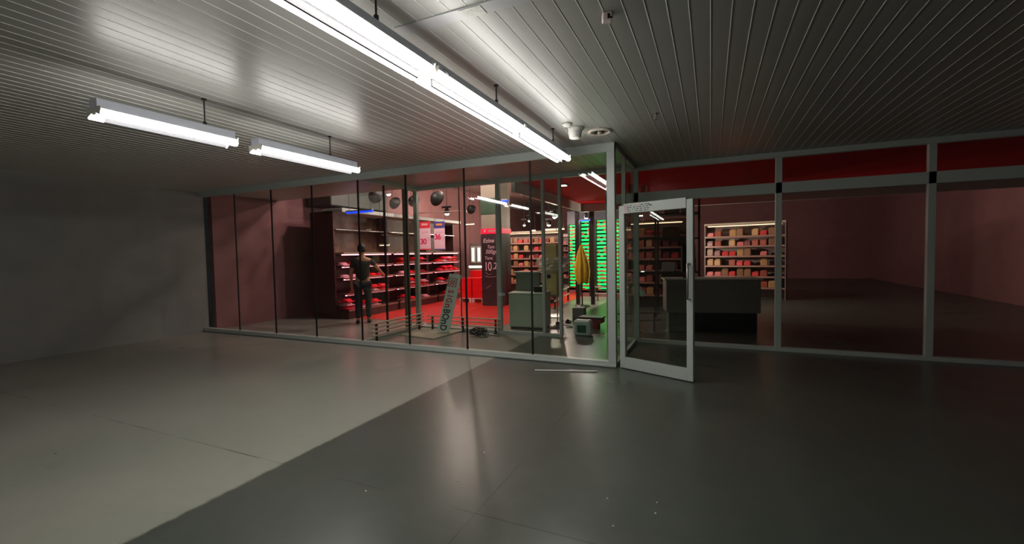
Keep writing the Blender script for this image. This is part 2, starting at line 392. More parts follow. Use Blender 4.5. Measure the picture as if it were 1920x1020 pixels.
# unreadable rows of red and black print on the film of the top rail
fm = MB(); rm = MB(); random.seed(3)
for row in range(4):
    z = 1.992+row*.024; x = .09
    while x < .42:
        wd = random.choice((.008, .014, .022, .03))
        (rm if (x < .105 or .26 < x < .285) else fm).box(x, x+wd, -.0315, -.0301, z, z+.009); x += wd+random.choice((.006, .012, .02))
fm.prism([(.40, 2.075), (.47, 2.05), (.47, 2.04), (.44, 2.045)], 1, -.0316, -.0301)
fm.build('printed_marks', BLACK, tr, label='small black print on the protective film'); rm.build('printed_marks', RED, tr, label='small red print on the protective film')

# ------------------------------------------------------------ white rod and chips on the floor
a, b = at(1003, 694, 2, .01), at(1120, 696, 2, .01)
tag(MB().tube([a, b], .009, 10).build('metal_rod', mat('pale_rod', (215, 215, 205), .3)), 'thin white rod lying on the floor before the glass', 'rod')
chips = [(908, 849), (859, 902), (686, 921), (1139, 935), (1232, 943), (1229, 963), (1150, 987)]
cm = MB().lathe([(0, 0), (.006, .001), (.0055, .004), (.002, .006), (0, .006)], n=7, sx=1.2).build('plaster_chip', WHT)
for i, (x, y) in enumerate(chips):
    o = cm if i == 0 else cm.copy()
    if i: COL.objects.link(o)
    o.location = at(x, y, 2, 0); o.rotation_euler = (0, 0, i)
    tag(o, 'tiny white chip lying on the bare grey floor', 'debris', 'white chips on the floor')

# ------------------------------------------------------------ vestibule: bumper rails
def rails(name, label, P, Q, zs, r=.018, nfeet=3, m=ALU2, off=(0, 0), group='low pipe rails'):
    P, Q = Vector(P), Vector(Q); L = (Q-P).length; rz = math.atan2(Q.y-P.y, Q.x-P.x)
    t = thing(name, label, 'rail', P, rz, group)
    for z in zs: MB().tube([(0, 0, z), (L, 0, z)], r, 10).build('pipe', m, t)
    for k in range(nfeet):
        x = .12+(L-.24)*k/(nfeet-1)
        MB().box(x-.012, x+.012, -.01, .035, 0, max(zs)+.0, bev=.003).box(x-.035, x+.035, -.02, .06, 0, .012).build('foot', DARKM, t)
    return t
PIPE = mat('worn_pipe', (196, 182, 164), .35, .15)
rails('bumper_rail', 'triple steel pipe bumper rail along the left vestibule glass', (XL+.16, 5.86, 0), (XL+.16, YB-.12, 0), (.12, .19, .26, .33), .017, 2, PIPE)
rails('bumper_rail', 'steel pipe bumper rail before the red lit rear glass', (-5.2, YB-.13, 0), (-3.55, YB-.13, 0), (.13, .21, .28), .012, 3, PIPE)

# signboard leaning, white sheet below it
pb = at(831, 625, 2, 0); BL = 1.14
t = thing('leaning_signboard', 'narrow white signboard with red and black lettering leaning upright', 'signboard', (pb.x, pb.y-.0, .022))
t.rotation_euler = (math.radians(-14), math.radians(9.5), math.radians(14))
MB().box(-.12, .12, -.008, .008, 0, BL, bev=.002).build('board', mat('board_white', (206, 222, 213), .45, 0, .05, 20, .05), t)
RT = mat('sign_red', (196, 28, 32), .5)
def side(s, z, mt, sz=.145): text('lettering', s, sz*1.2, mt, t, (-.02, -.0095, z), (PI/2, PI/2, 0), .0008, 1.0, bold=.004, sx=.84)
fr = MB()
z0, z1 = .89, 1.06
for b_ in ((-.07, .07, z0, z0+.012), (-.07, .07, z1-.012, z1), (-.07, -.058, z0, z1), (.058, .07, z0, z1)): fr.box(b_[0], b_[1], -.0095, -.0085, b_[2], b_[3])
fr.prism([(-.045, z0+.03), (-.03, z0+.02), (.045, z1-.05), (.03, z1-.03)], 1, -.0095, -.0085)
fr.prism([(-.05, z0+.07), (-.04, z0+.06), (.005, z1-.03), (-.012, z1-.025)], 1, -.0095, -.0085)
fr.prism([(0, z0+.025), (.015, z0+.02), (.05, z1-.095), (.045, z1-.08)], 1, -.0095, -.0085)
em = fr.build('emblem', RT, t, label='red square outline emblem'); em.location = (-.02, 0, -.0); em.scale = (1.25, 1, 1)
z = .835
for ch, mt, sz in (('S', RT, .13), ('I', RT, .13), ('G', RT, .13), ('n', RT, .165), ('B', BLACK, .15), ('O', BLACK, .15), ('n', BLACK, .18), ('D', BLACK, .15)):
    st = {'I': .068, 'n': .102}.get(ch, .108); side(ch, z-st/2+.01, mt, sz); z -= st
pa, pc, pd, pe = at(750, 629, 2, 0), at(812, 637, 2, 0), at(873, 620, 2, 0), at(800, 613, 2, 0)
m = MB().prism([(pa.x, pa.y), (pc.x, pc.y), (pd.x, pd.y), (pe.x, pe.y)], 2, 0.002, .02).build('floor_sheet', mat('beige_board', (172, 168, 148), .6, 0, .1, 10, .1))
tag(m, 'flat beige board lying on the floor under the leaning sign', 'board')
# tangle of fittings and tools behind the second glass joint
base = at(898, 630, 2, 0)
t = thing('cable_tangle', 'dark tangle of cable on the floor near rear rail', 'cable', base)
tb = MB(); pts = []
for k in range(120):
    a = k*.42; pts.append((.15*math.cos(a)*(1+.3*math.sin(k*.31)), .10*math.sin(a), .03+.055*(1+math.sin(k*.53))))
tb.tube(pts, .008, 6).build('cable', BLACK, t); MB().box(-.05, .04, -.03, .03, .0, .07, bev=.01).build('plug_box', DARKM, t)
for i, (x, y, L, a, lb) in enumerate(((884, 622, .2, .3, 'short chrome fitting left of the dark cable tangle'), (925, 630, .26, -.2, 'long chrome fitting right of the cable tangle'), (908, 633, .16, 1.0, 'small chrome fitting before the dark cable tangle'))):
    q = at(x, y, 2, 0)
    t = thing('metal_fitting', lb, 'fitting', q, a)
    MB().tube([(-L/2, 0, .02), (L/2, 0, .02)], .014, 8).build('bar', ALU2, t)
    MB().tube([(L/2-.02, 0, .0), (L/2-.02, 0, .09)], .02, 8).build('knuckle', ALU2, t)

# counter
q = at(953, 618, 2, 0); COUNT = mat('counter_laminate', (178, 198, 184), .4, 0, .03, 10, .05)
t = thing('service_counter', 'plain pale grey counter with raised dark back standing behind glass', 'counter', (-3.66, 7.93, 0), .06)
MB().box(0, .72, 0, .5, .05, .70, bev=.006).build('body', COUNT, t)
MB().box(.02, .70, .03, .47, 0, .05).build('plinth', BLACK, t)
MB().box(-.01, .73, -.01, .51, .70, .725, bev=.004).build('worktop', mat('counter_top', (196, 212, 200), .35), t)
MB().box(0, .52, .42, .48, .725, 1.10, bev=.006).build('back_panel', mat('counter_back', (112, 126, 116), .5), t)
MB().box(-.03, .55, .39, .50, 1.10, 1.13, bev=.004).build('top_ledge', COUNT, t)
q = at(1012, 552, 1, 8.2)
tag(MB().box(q.x-.09, q.x+.09, 8.1, 8.36, .726, .85, bev=.01).build('card_terminal', BLACK), 'black box on the right end of pale counter', 'box')

# white notice with blue mark stuck on the rear post
q = at(940, 552, 1, YB-.045)
t = thing('notice_sticker', 'small white rounded notice with blue mark on a post', 'sticker', (q.x, YB-.0415, q.z))
MB().prism([(-.065, -.025), (.05, -.025), (.07, -.01), (.07, .015), (.05, .028), (-.065, .028)], 1, -.003, 0).build('plate', mat('notice_white', (225, 232, 235), .5), t)
MB().box(.01, .045, -.0045, -.003, -.012, .014).build('blue_mark', mat('notice_blue', (30, 110, 190), .5), t)

# tall carton wrapped in plastic on a steel trolley
OLV = mat('olive_carton', (226, 218, 160), .65, 0, .2, 15, .12)
q = at(1034, 560, 1, 8.75)
t = thing('stock_trolley', 'grey steel trolley frame carrying the olive carton', 'trolley', (q.x, 8.75, 0), .1)
for sx in (-1, 1):
    for sy in (-1, 1): MB().tube([(sx*.17, sy*.2, .08), (sx*.17, sy*.2, .62)], .012, 8).build('leg', ALU2, t)
    MB().tube([(sx*.17, -.2, .045), (sx*.17, -.175, .045)], .045, 14).build('wheel', BLACK, t); MB().tube([(sx*.17, .175, .045), (sx*.17, .2, .045)], .045, 14).build('wheel', BLACK, t)
MB().box(-.19, .19, -.22, .22, .60, .63).build('deck', ALU2, t); MB().box(-.19, .19, -.22, .22, .16, .18).build('lower_shelf', ALU2, t)
t = thing('tall_carton', 'tall olive cardboard carton with dark blue mark wrapped in film', 'box', (q.x, 8.75, .631), .1)
MB().box(-.16, .14, -.12, .12, 0, 1.04, bev=.006).build('carton', OLV, t)
MB().lathe([(0, 0), (.045, 0), (.045, .002), (0, .002)], n=16, M=Matrix.Rotation(PI/2, 3, 'X')).build('blue_mark', mat('navy_mark', (40, 40, 90), .6), t).location = (-.02, -.121, .38)
wr = MB(); random.seed(5); n = 22; vs = []
for j in range(7):
    for k in range(n):
        a = 2*PI*k/n; r = 1+.16*math.sin(3*a+j*1.3)+random.uniform(-.09, .09)
        vs.append(V((.26+.02*j)*r*math.cos(a)*(1 if j not in (0, 6) else .72)+.05, .19*r*math.sin(a), .45+.055*j))
fs = [(j*n+k, j*n+(k+1) % n, (j+1)*n+(k+1) % n, (j+1)*n+k) for j in range(6) for k in range(n)]
wr.add(vs, fs, False)
def film_mat():
    m = bpy.data.materials.new('plastic_film'); m.use_nodes = True; nt = m.node_tree; b = nt.nodes['Principled BSDF']
    b.inputs['Base Color'].default_value = (.55, .6, .57, 1); b.inputs['Roughness'].default_value = .2; b.inputs['Alpha'].default_value = .5
    return m
wr.build('plastic_wrap', film_mat(), t, label='crumpled clear plastic wrap')

# ------------------------------------------------------------ objects on the floor by the door opening
q = at(1090, 631, 2, 0)
t = thing('floor_scale', 'white boxy device with dark green display on the floor', 'device', (q.x, q.y+.02, 0), -.05)
MB().box(-.155, .155, 0, .2, 0, .285, bev=.03).build('body', mat('device_white', (160, 178, 168), .4), t)
MB().box(-.085, .085, -.004, .004, .06, .20, bev=.004).build('screen', mat('green_screen', (40, 80, 58), .25), t)
for k in range(3): MB().box(-.08+.055*k, -.045+.055*k, -.008, .0, .03, .05, bev=.003).build('key', WHT, t)
q = at(1084, 606, 2, 0)
tag(MB().box(-.13, .13, 0, .2, 0, .33, bev=.015).build('storage_box', mat('grey_box', (104, 112, 106), .5, 0, .05, 20, .1)), 'dull grey box standing behind the white device', 'box').location = q
q = at(1106, 616, 2, 0)
t = thing('low_bench', 'low dark red bench with black top behind the white device', 'bench', (q.x, q.y, 0), -.04)
MB().box(-.23, .25, -.03, .27, .20, .225, bev=.004).build('top', BLACK, t)
DR = mat('dark_red_lacquer', (120, 34, 32), .4)
MB().box(-.21, .23, 0, .25, .11, .199).build('drawer_case', DR, t)
MB().box(-.0, .15, .03, .2, 0, .11).build('pedestal', mat('brick_red', (150, 40, 34), .5), t)
MB().box(.17, .2, 0.0, .03, 0, .11).build('leg', BLACK, t); MB().box(-.2, -.17, 0.0, .03, 0, .11).build('leg', BLACK, t)
q = at(1062, 612, 2, 0)
tag(MB().tube([(q.x-.25, q.y-.05, .01), (q.x-.1, q.y+.1, .012), (q.x+.1, q.y, .01), (q.x+.16, q.y-.12, .01), (q.x+.05, q.y-.2, .01)], .008, 6).build('floor_cable', BLACK), 'black cable lying left of the white device', 'cable')
q = at(1062, 606, 2, 0)
t = thing('tape_dispenser', 'small grey hand tool at the end of the floor cable', 'tool', (q.x+.02, q.y+.1, 0), .4)
MB().box(-.08, .06, -.02, .02, 0, .05, bev=.008).build('body', ALU, t); MB().tube([(-.02, -.025, .04), (-.02, .025, .04)], .035, 14).build('roll', BLACK, t)

# closed yellow parasol
q = at(1092, 575, 2, 0)
t = thing('closed_parasol', 'folded yellow parasol on black pole and round base', 'parasol', q)
MB().lathe([(0, 0), (.21, 0), (.21, .02), (.19, .035), (.05, .05), (0, .05)], n=30).build('base', BLACK, t)
MB().tube([(0, 0, .04), (-.02, 0, 1.74)], .017, 10).build('pole', BLACK, t)
n = 32; vs = []; prof = [(.012, 1.72), (.05, 1.62), (.10, 1.45), (.15, 1.25), (.18, 1.02), (.17, .82), (.14, .70), (.13, .66)]
for j, (r, z) in enumerate(prof):
    for k in range(n):
        a = 2*PI*k/n; rr = r*(1+.22*math.cos(8*a)) ; vs.append(V(-.02*z/1.74+rr*math.cos(a)+.02*(j > 2), rr*math.sin(a), z+(.05*math.cos(8*a+1) if j == len(prof)-1 else 0)))
MB().add(vs, [(j*n+k, j*n+(k+1) % n, (j+1)*n+(k+1) % n, (j+1)*n+k) for j in range(len(prof)-1) for k in range(n)], True).build('canopy', mat('yellow_fabric', (196, 172, 40), .75, 0, .2, 20, .1), t)

# ------------------------------------------------------------ green lit vegetable case
GL = emit('green_led', (0, 235, 110), GREEN)
def green_case(x0, x1, y, label, z1=2.56, red_from=None):
    wd = x1-x0
    t = thing('vegetable_case', label, 'display case', (x0, y, 0), 0, 'green lit vegetable cases')
    MB().box(0, wd, .55, .62, 0, z1).build('back_wall', DARKM, t)
    for s in (0, wd-.03): MB().box(s, s+.03, 0, .55, 0, z1).build('side_panel', DARKM, t)
    MB().box(0, wd, -.05, .55, z1, z1+.5, bev=.01).build('header', mat('navy_header', (40, 44, 52), .5), t)
    MB().box(.03, wd-.03, 0, .55, 0, .12).build('plinth', mat('rose_plinth', (140, 90, 88), .5), t)
    nrow = 19
    for k in range(nrow):
        z = .2+(z1-.3)*k/(nrow-1)
        s = MB().box(.03, wd-.03, .12, .55, z-.008, z).build('shelf', mat('case_shelf', (150, 150, 140), .5), t)
        MB().box(.04, wd-.04, .115, .15, z+.050, z+.118+.0*((k*7) % 3 == 0)).build('light_bar', GL, s)
        rd = MB(); random.seed(k+int(x0*10)); x = .05
        while x < wd-.1:
            if random.random() < .6 or (red_from is not None and x > red_from and k in (6, 7, 8, 9, 10)):
                rd.box(x, x+.09, .09, .16, z+.0, z+.04+random.random()*.05, bev=.01)
            x += .1
        if rd.v: rd.build('produce_packs', mat('produce_red' if k % 2 else 'produce_leaf', (225, 120, 90) if k % 2 else (190, 90, 60), .5), s, kind='stuff')
    return t
gx = [at(p, 480, 1, 15.6).x for p in (1065, 1080)]+[at(p, 480, 1, 14.63).x for p in ( 1087, 1106, 1116, 1165)]
green_case(gx[0], gx[1], 15.6, 'narrow green lit case at the left end of the row', 2.5)
green_case(gx[2], gx[3], 14.63, 'green lit case standing between the two dark posts')
green_case(gx[4], gx[5], 14.63, 'widest green lit case, partly hidden by the corner post', red_from=.45)
rails('bumper_rail', 'double pipe rail before the green lit cases', (at(1092, 553, 2, .3).x, 13.4, 0), (-1.6, 13.4, 0), (.22, .42), .022, 3, PIPE)
rails('bumper_rail', 'double pipe rail running back towards the yellow parasol', (-3.75, 11.0, 0), (-4.05, 13.3, 0), (.22, .42), .022, 3, PIPE)

# ------------------------------------------------------------ meat cases along the left shop wall
PK = emit('pink_tube', (255, 130, 150), MEAT)
BURG = mat('case_lining', (72, 34, 36), .5); RAILM = mat('price_rail', (150, 112, 100), .4)
zsh = [.22, .60, .98, 1.28]
def meat_case(y0, L, label):
    t = thing('meat_case', label, 'display case', (-8.0, y0, 0), 0, 'refrigerated meat cases')
    MB().box(-1.0, -.92, 0, L, 0, 2.6).build('back_wall', BURG, t)
    for s in (0, L-.04): MB().box(-.92, -.25, s, s+.04, .0, 2.6).build('side_panel', BURG, t)
    MB().box(-.92, .12, .04, L-.04, .0, .2, bev=.01).build('base', BURG, t)
    for i, z in enumerate(zsh):
        d = .12-.04*i
        s = MB().box(-.9, d, .045, L-.045, z-.02, z).build('shelf', BURG, t)
        MB().box(d, d+.012, .045, L-.045, z-.035, z+.012).build('price_rail', RAILM, s)
        MB().tube([(d-.06, .06, z-.035), (d-.06, L-.06, z-.035)], .011, 6).build('light_tube', PK, s)
    c = MB().box(-.92, .02, .04, L-.04, 1.56, 1.60).build('canopy', CREAM, t)
    MB().tube([(-.06, .06, 1.545), (-.06, L-.06, 1.545)], .013, 6).build('light_tube', PK, c)
    MB().box(-.6, -.56, .04, L-.04, 1.60, 2.6).build('upper_panel', mat('brown_picture_panel', (92, 62, 48), .5, 0, 0, 1, .5, 6), t)
    MB().box(-.6, .06, 0, L, 2.56, 2.66, bev=.01).build('top_fascia', mat('fascia_grey', (170, 180, 178), .4), t)
    MB().box(-.56, -.2, .04, L-.04, 2.15, 2.17).build('upper_shelf', ALU2, t)
    return t
meat_case(7.9, 1.9, 'red meat case closest to the shopper at the left')
meat_case(9.82, 1.9, 'red meat case under the two price posters')
meat_case(11.74, 1.6, 'red meat case at the far end beside red crates')
# meat trays: a foam tray with a domed red pack
MEATS = [mat('meat_%d' % i, c, .25, 0, .2, 30, .35, 12) for i, c in enumerate(((235, 8, 26), (230, 36, 60), (240, 160, 176), (170, 12, 24)))]
tm = []
for i, m in enumerate(MEATS):
    b = MB(); b.box(-.15, .15, -.13, .13, 0, .03, bev=.012); b.lathe([(0, .085), (.09, .08), (.12, .06), (.135, .03)], n=12, sx=1, sy=.9)
    o = b.build('meat_tray', m); tm.append(o)
ORD = 'no first second third fourth fifth sixth seventh eighth ninth tenth eleventh twelfth thirteenth fourteenth fifteenth sixteenth'.split()
first = [True]*4; lv = ['lowest', 'second lowest', 'third', 'uppermost']
random.seed(11)
for i, z in enumerate(zsh):
    y = 8.1; nst = 0; case0 = None
    while y < 13.2:
        case = 'case by the shopper' if y < 9.81 else 'case under the posters' if y < 11.73 else 'case by the crates'
        if case != case0: case0 = case; nst = 0
        if random.random() < (.9 if y < 13.5 else .6) and not (abs(y-9.81) < .2 or abs(y-11.73) < .2):
            nst += 1
            for k in range(random.choice((1, 2, 2, 3) if i < 2 else (1, 1, 2))):
                ci = random.choice((0, 0, 1, 1, 2, 2, 3)); src = tm[ci]
                o = src if first[ci] else src.copy()
                if not first[ci]: COL.objects.link(o)
                first[ci] = False
                o.location = (-8.0-.06-.04*i+random.uniform(-.02, .02)-.02, y+random.uniform(-.01, .01), z+.001+.087*k); o.rotation_euler = (0, 0, random.uniform(-.1, .1))
                tag(o, '%s tray, %s one, %s stack of %s shelf, %s' % (('bright red', 'rose red', 'pale pink', 'dark red')[ci], ('bottom', 'upper', 'top')[k], ORD[nst], lv[i], case), 'food tray', 'meat trays on the %s shelf' % lv[i])
        y += .315
# hanging price posters
def poster(px0, px1, head, price, small, label, y=10.6):
    a, b = at(px0, 416, 1, y), at(px1, 467, 1, y); wd = b.x-a.x; hh = a.z-b.z
    t = thing('price_poster', label, 'poster', ((a.x+b.x)/2, y, b.z), .12, 'hanging price posters')
    MB().box(-wd/2, wd/2, -.004, .004, 0, hh).build('sheet', mat('poster_pink', (255, 214, 234), .5), t)
    MB().box(-wd/2, wd/2, -.006, .006, hh*.76, hh).build('header', head, t)
    hd = MB()
    hd.box(-wd*.3, wd*.28, -.008, -.006, hh*.86, hh*.93); hd.build('header_patch', small, t)
    MB().box(-wd/2, wd/2, -.0065, .0065, -.02, .01).build('bottom_bar', head, t)
    PT = mat('price_pink', (235, 30, 95), .5)
    text('price', price, hh*.28, PT, t, (-wd*.16, -.0055, hh*.27 if price == '30' else hh*.44), (PI/2, 0, 0), .0006, .9, bold=.006)
    mk = MB(); random.seed(px0)
    for r in range(5):
        z = hh*(.62-.035*r) if r < 2 else hh*(.42-.05*(r-2)); x = -wd*.3 if r < 2 else wd*.2
        while x < wd*.38: mk.box(x, x+.02, -.0052, -.0042, z, z+.008); x += .03
    mk.build('small_print', mat('print_mauve', (150, 80, 130), .5), t)
    MB().tube([(-wd*.4, 0, hh), (-wd*.4, 0, 2.72-b.z)], .003, 5).tube([(wd*.4, 0, hh), (wd*.4, 0, 2.72-b.z)], .003, 5).build('hanger', ALU2, t)
poster(787, 807, mat('header_red', (236, 60, 78), .5), '30', mat('patch_pale', (245, 190, 190), .5), 'pink price poster marked 30 under a red header')
poster(814, 834, mat('header_violet', (86, 76, 160), .5), '36', mat('patch_orange', (240, 160, 60), .5), 'pink price poster marked 36 under a violet header')
rl = thing('poster_rail', 'pale hanging rail the two price posters hang from', 'rail', (-7.25, 10.6, 2.72), .12)
MB().tube([(-.6, 0, 0), (.9, 0, 0)], .012, 8).build('rail_pipe', CREAM, rl)
for s in (-.55, .85): MB().tube([(s, 0, 0), (s, 0, SH-2.72)], .004, 6).build('suspension_wire', BLACK, rl)

# ------------------------------------------------------------ chalkboard pillar, crates
PX0, PX1, PY = -6.06, -5.42, 11.33
struct('column_3', MB().box(PX0, PX1, PY, PY+.6, 0, SH), mat('pillar_paint', (150, 140, 126), .6), 'square shop pillar')
t = thing('chalkboard_cladding', 'dark chalkboard panel with chalked price on the shop pillar', 'chalkboard', (PX0, PY, 0))
pw = PX1-PX0
MB().box(-.01, pw+.012, -.02, 0, .0, 2.06).box(pw, pw+.012, 0, .6, 0, 2.06).build('board', mat('chalkboard', (58, 42, 50), .6, 0, .05, 10, .25, 4), t)
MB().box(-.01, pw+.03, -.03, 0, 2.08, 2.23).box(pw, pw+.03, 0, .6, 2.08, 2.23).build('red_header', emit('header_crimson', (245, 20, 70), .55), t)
hm = MB(); random.seed(2)
hm.prism([(.10, 2.12), (.16, 2.17), (.13, 2.19), (.18, 2.2), (.13, 2.2), (.09, 2.16)], 1, -.032, -.03)
x = .24
for k in range(8): hm.box(x, x+.028, -.032, -.03, 2.13, 2.175); hm.box(x, x+.012, -.032, -.03, 2.13, 2.185); x += .04
hm.build('header_marks', WHT, t)
MB().box(-.01, pw, -.015, 0, 2.64, 3.1).build('green_panel', mat('pillar_green', (44, 74, 52), .5), t)
CH = mat('chalk', (250, 220, 236), .8)
for s, z, sz, dx in (('Ezine', 1.88, .17, .18), ('Tam', 1.70, .13, .25), ('500gr', 1.56, .16, .26), ('Tane', 1.38, .13, .17)):
    text('chalk_text', s, sz, CH, t, (dx+.05, -.022, z), (PI/2, 0, 0), .001, 1, shear=.2, bold=.001)
text('chalk_text', '10', .36, CH, t, (.2, -.022, 1.13), (PI/2, 0, 0), .001, .9, bold=.002, sx=.75)
text('chalk_text', ',20', .26, CH, t, (.47, -.022, 1.15), (PI/2, 0, 0), .001, .9, bold=.001, sx=.8)
MB().tube([(.1, -.022, .86), (.25, -.022, .83), (.5, -.022, .86), (.62, -.022, .85)], .004, 5).tube([(.12, -.022, .98), (.2, -.022, .9), (.3, -.022, .93)], .004, 5).tube([(.12, -.022, .50), (.28, -.022, .60)], .003, 5).build('chalk_strokes', CH, t)
# the red crates on white pallets
PAL = mat('pallet_white', (235, 190, 190), .6)
crate0 = None
cx = [at(p, 540, 1, 11.95).x for p in (866, 889, 891, 912)]
cw = .40
def crate_mesh():
    b = MB(); b.box(-cw/2, cw/2, -.28, .28, 0, .19, bev=.012)
    b.box(-cw/2-.008, cw/2+.008, -.288, .288, .175, .205, bev=.004); return b
for s, (px, n, nm) in enumerate(((-6.985, 3, 'left'), (-6.54, 3, 'right'), (-6.985, 4, 'rear'))):
    yy = 12.2 if s < 2 else 12.85
    x = px
    t = thing('pallet', ['pale slatted pallet under the crates at the meat case side', 'pale slatted pallet next to the chalkboard pillar', 'pale slatted pallet behind the two front crate stacks'][s], 'pallet', (x, yy, 0), 0, 'pallets under the crates')
    MB().box(-.21, .21, -.3, .3, .12, .145).build('deck', PAL, t)
    for k in (-1, 1): MB().box(k*.17-.04, k*.17+.04, -.3, .3, 0, .12).build('block', PAL, t)
    for k in range(n):
        o = crate_mesh().build('stacking_crate', RED) if crate0 is None else crate0.copy()
        if crate0 is not None: COL.objects.link(o)
        crate0 = crate0 or o
        o.location = (x, yy, .146+k*.206)
        st = ['front stack by the meat case', 'front stack beside the chalkboard pillar', 'tall stack behind'][s]
        tag(o, 'bright red crate, %s in the %s' % (['lowest', 'second', 'third', 'topmost'][k] if s == 2 else ['lowest', 'middle', 'topmost'][k], st), 'crate', 'red stacking crates')
t = thing('pallet', 'pale pallet stack of red crates seen right of the pillar', 'pallet', (-5.05, 12.3, 0), 0, 'pallets under the crates')
MB().box(-.2, .2, -.3, .3, .12, .145).build('deck', PAL, t)
for k in (-1, 1): MB().box(k*.16-.04, k*.16+.04, -.3, .3, 0, .12).build('block', PAL, t)
for k in range(4):
    o = crate0.copy(); COL.objects.link(o); o.location = (-5.05, 12.3, .146+k*.206)
    tag(o, 'bright red crate right of the pillar, %s of its stack' % ['lowest', 'second', 'third', 'topmost'][k], 'crate', 'red stacking crates')

# ------------------------------------------------------------ warm aisle shelving further back
COLS = [(150, 74, 58), (190, 48, 50), (130, 92, 66), (200, 112, 108), (110, 42, 46), (172, 132, 88)]
PKM = [mat('pack_%d' % i, c, .4) for i, c in enumerate(COLS)]
packs = []
for i, m in enumerate(PKM):
    b = MB(); hh = (.16, .12, .2, .1, .14, .18)[i]
    b.box(-.09, .09, -.12, .12, 0, hh, bev=.015); b.prism([(-.085, hh-.01), (.085, hh-.01), (.06, hh+.03), (-.06, hh+.03)], 1, -.05, .05)
    packs.append(b.build('food_pack', m))
pfirst = [True]*6
def gondola(x, y, rz, wd, zs, label, where, name='gondola_shelving', lamp_rgb=None, top=1.9, fill=.85, lampname='warm_tube'):
    t = thing(name, label, 'shelving', (x, y, 0), rz, 'shop shelving')
    gm = mat('gondola_grey', (120, 100, 92), .5)
    MB().box(-wd/2, wd/2, .5, .54, 0, top).build('back_panel', gm, t)
    for s in (-wd/2, wd/2-.03): MB().box(s, s+.03, .0, .5, 0, top).build('upright', gm, t)
    for z in zs:
        s = MB().box(-wd/2+.03, wd/2-.03, .02, .5, z-.025, z).build('shelf', CREAM, t)
        MB().box(-wd/2+.03, wd/2-.03, .005, .02, z-.04, z+.01).build('price_rail', RAILM, s)
    c = MB().box(-wd/2, wd/2, -.02, .5, top, top+.06).build('canopy', CREAM, t)
    if lamp_rgb: MB().tube([(-wd/2+.1, .02, top-.03), (wd/2-.1, .02, top-.03)], .014, 6).build('light_tube', emit(lampname, lamp_rgb, 2.5), c)
    M = Matrix.Translation((x, y, 0)) @ Matrix.Rotation(rz, 4, 'Z')
    for i, z in enumerate(zs):
        u = -wd/2+.16; nn = 0
        while u < wd/2-.17:
            if random.random() < fill:
                nn += 1; ci = random.randrange(6); o = packs[ci] if pfirst[ci] else packs[ci].copy()
                if not pfirst[ci]: COL.objects.link(o)
                pfirst[ci] = False
                o.location = M @ V(u, .17+random.uniform(-.02, .02), z+.001); o.rotation_euler = (0, 0, rz+random.uniform(-.15, .15))
                lbs = ['lowest', 'second', 'third', 'fourth', 'fifth', 'uppermost'][i]
                tag(o, '%s pack, %s from left on the %s shelf %s' % (('brown', 'red', 'olive brown', 'salmon', 'dark maroon', 'sand yellow')[ci], ORD[nn], lbs, where), 'food pack', 'packs on the %s shelf %s' % (lbs, where))
            u += .21
random.seed(21)
ZG = (.35, .68, 1.0, 1.3, 1.6, 1.9)
gondola(-6.3, 16.0, .15, 2.2, ZG, 'warm lit shelving seen right of the chalkboard pillar', 'right of the pillar', lamp_rgb=(255, 205, 170), top=2.3)
gondola(-6.7, 19.5, .25, 2.6, ZG, 'warm lit shelving seen left of the green cases', 'left of the green cases', lamp_rgb=(255, 150, 150), lampname='rose_tube', top=2.3)
gondola(-1.3, 12.0, -.1, 1.5, ZG, 'shelving with orange packs seen through the rear glass', 'behind the swung door', lamp_rgb=(255, 205, 170), top=2.25)
gondola(0.9, 15.0, -.2, 2.2, ZG, 'pale shelving seen at the right of the door glass', 'far right of the door', lamp_rgb=(255, 205, 170), top=2.25)
gondola(-4.42, 12.3, .0, .6, (.16, .40, .66), 'low pink shelving behind the pale counter', 'behind the counter', lamp_rgb=(255, 130, 150), top=.95, lampname='pink_low_tube')

# lit upright fridge and strip light, far behind the crates
a, b = at(881, 462, 1, 15.2), at(904, 493, 1, 15.2)
t = thing('upright_fridge', 'bright two door glass fridge far behind the red crates', 'fridge', ((a.x+b.x)/2, 15.2, 0)); wd = b.x-a.x
MB().box(-wd/2-.05, wd/2+.05, .05, .6, 0, a.z+.12, bev=.01).build('cabinet', mat('fridge_grey', (110, 100, 96), .5), t)
for s in (-1, 1):
    d = MB().box(s*wd/4-wd/4+.02, s*wd/4+wd/4-.02, 0, .05, b.z, a.z, bev=.01).build('door', ALU, t)
    MB().box(s*wd/4-wd/4+.07, s*wd/4+wd/4-.07, -.006, .0, b.z+.06, a.z-.06).build('lit_pane', emit('fridge_light', (225, 235, 240), 1.3), d)
def strip_light(px0, px1, py, y, label, rgb=(255, 245, 225), s=4, th=.02, zc=SH):
    a, b = at(px0, py, 1, y), at(px1, py, 1, y); L = b.x-a.x
    t = thing('strip_light', label, 'light', ((a.x+b.x)/2, y, a.z), 0, 'strip lights of the shop')
    MB().box(-L/2, L/2, -.03, .03, th*.6, th*.6+.03).build('housing', ALU, t)
    MB().tube([(-L/2, 0, 0), (L/2, 0, 0)], th, 8).build('tube', emit('strip_%d' % px0, rgb, s), t)
    for u in (-L*.4, L*.4): MB().tube([(u, 0, th*.6+.03), (u, 0, zc-a.z)], .004, 5).build('suspension_wire', BLACK, t)
strip_light(880, 904, 500, 14.7, 'wide glowing strip light just above the red crates', s=6, th=.045)
strip_light(739, 785, 459, 13.0, 'bright strip light left of the price posters', s=5)
strip_light(943, 955, 455, 14.0, 'short bright strip light right of the chalkboard pillar', s=6, th=.03)
strip_light(873, 889, 421, 16.0, 'pale strip light left of the pillar header', (255, 215, 190), 3)
strip_light(1021, 1042, 431, 16.0, 'yellowish strip light under the shop ceiling, longer one', (255, 235, 190), 3)
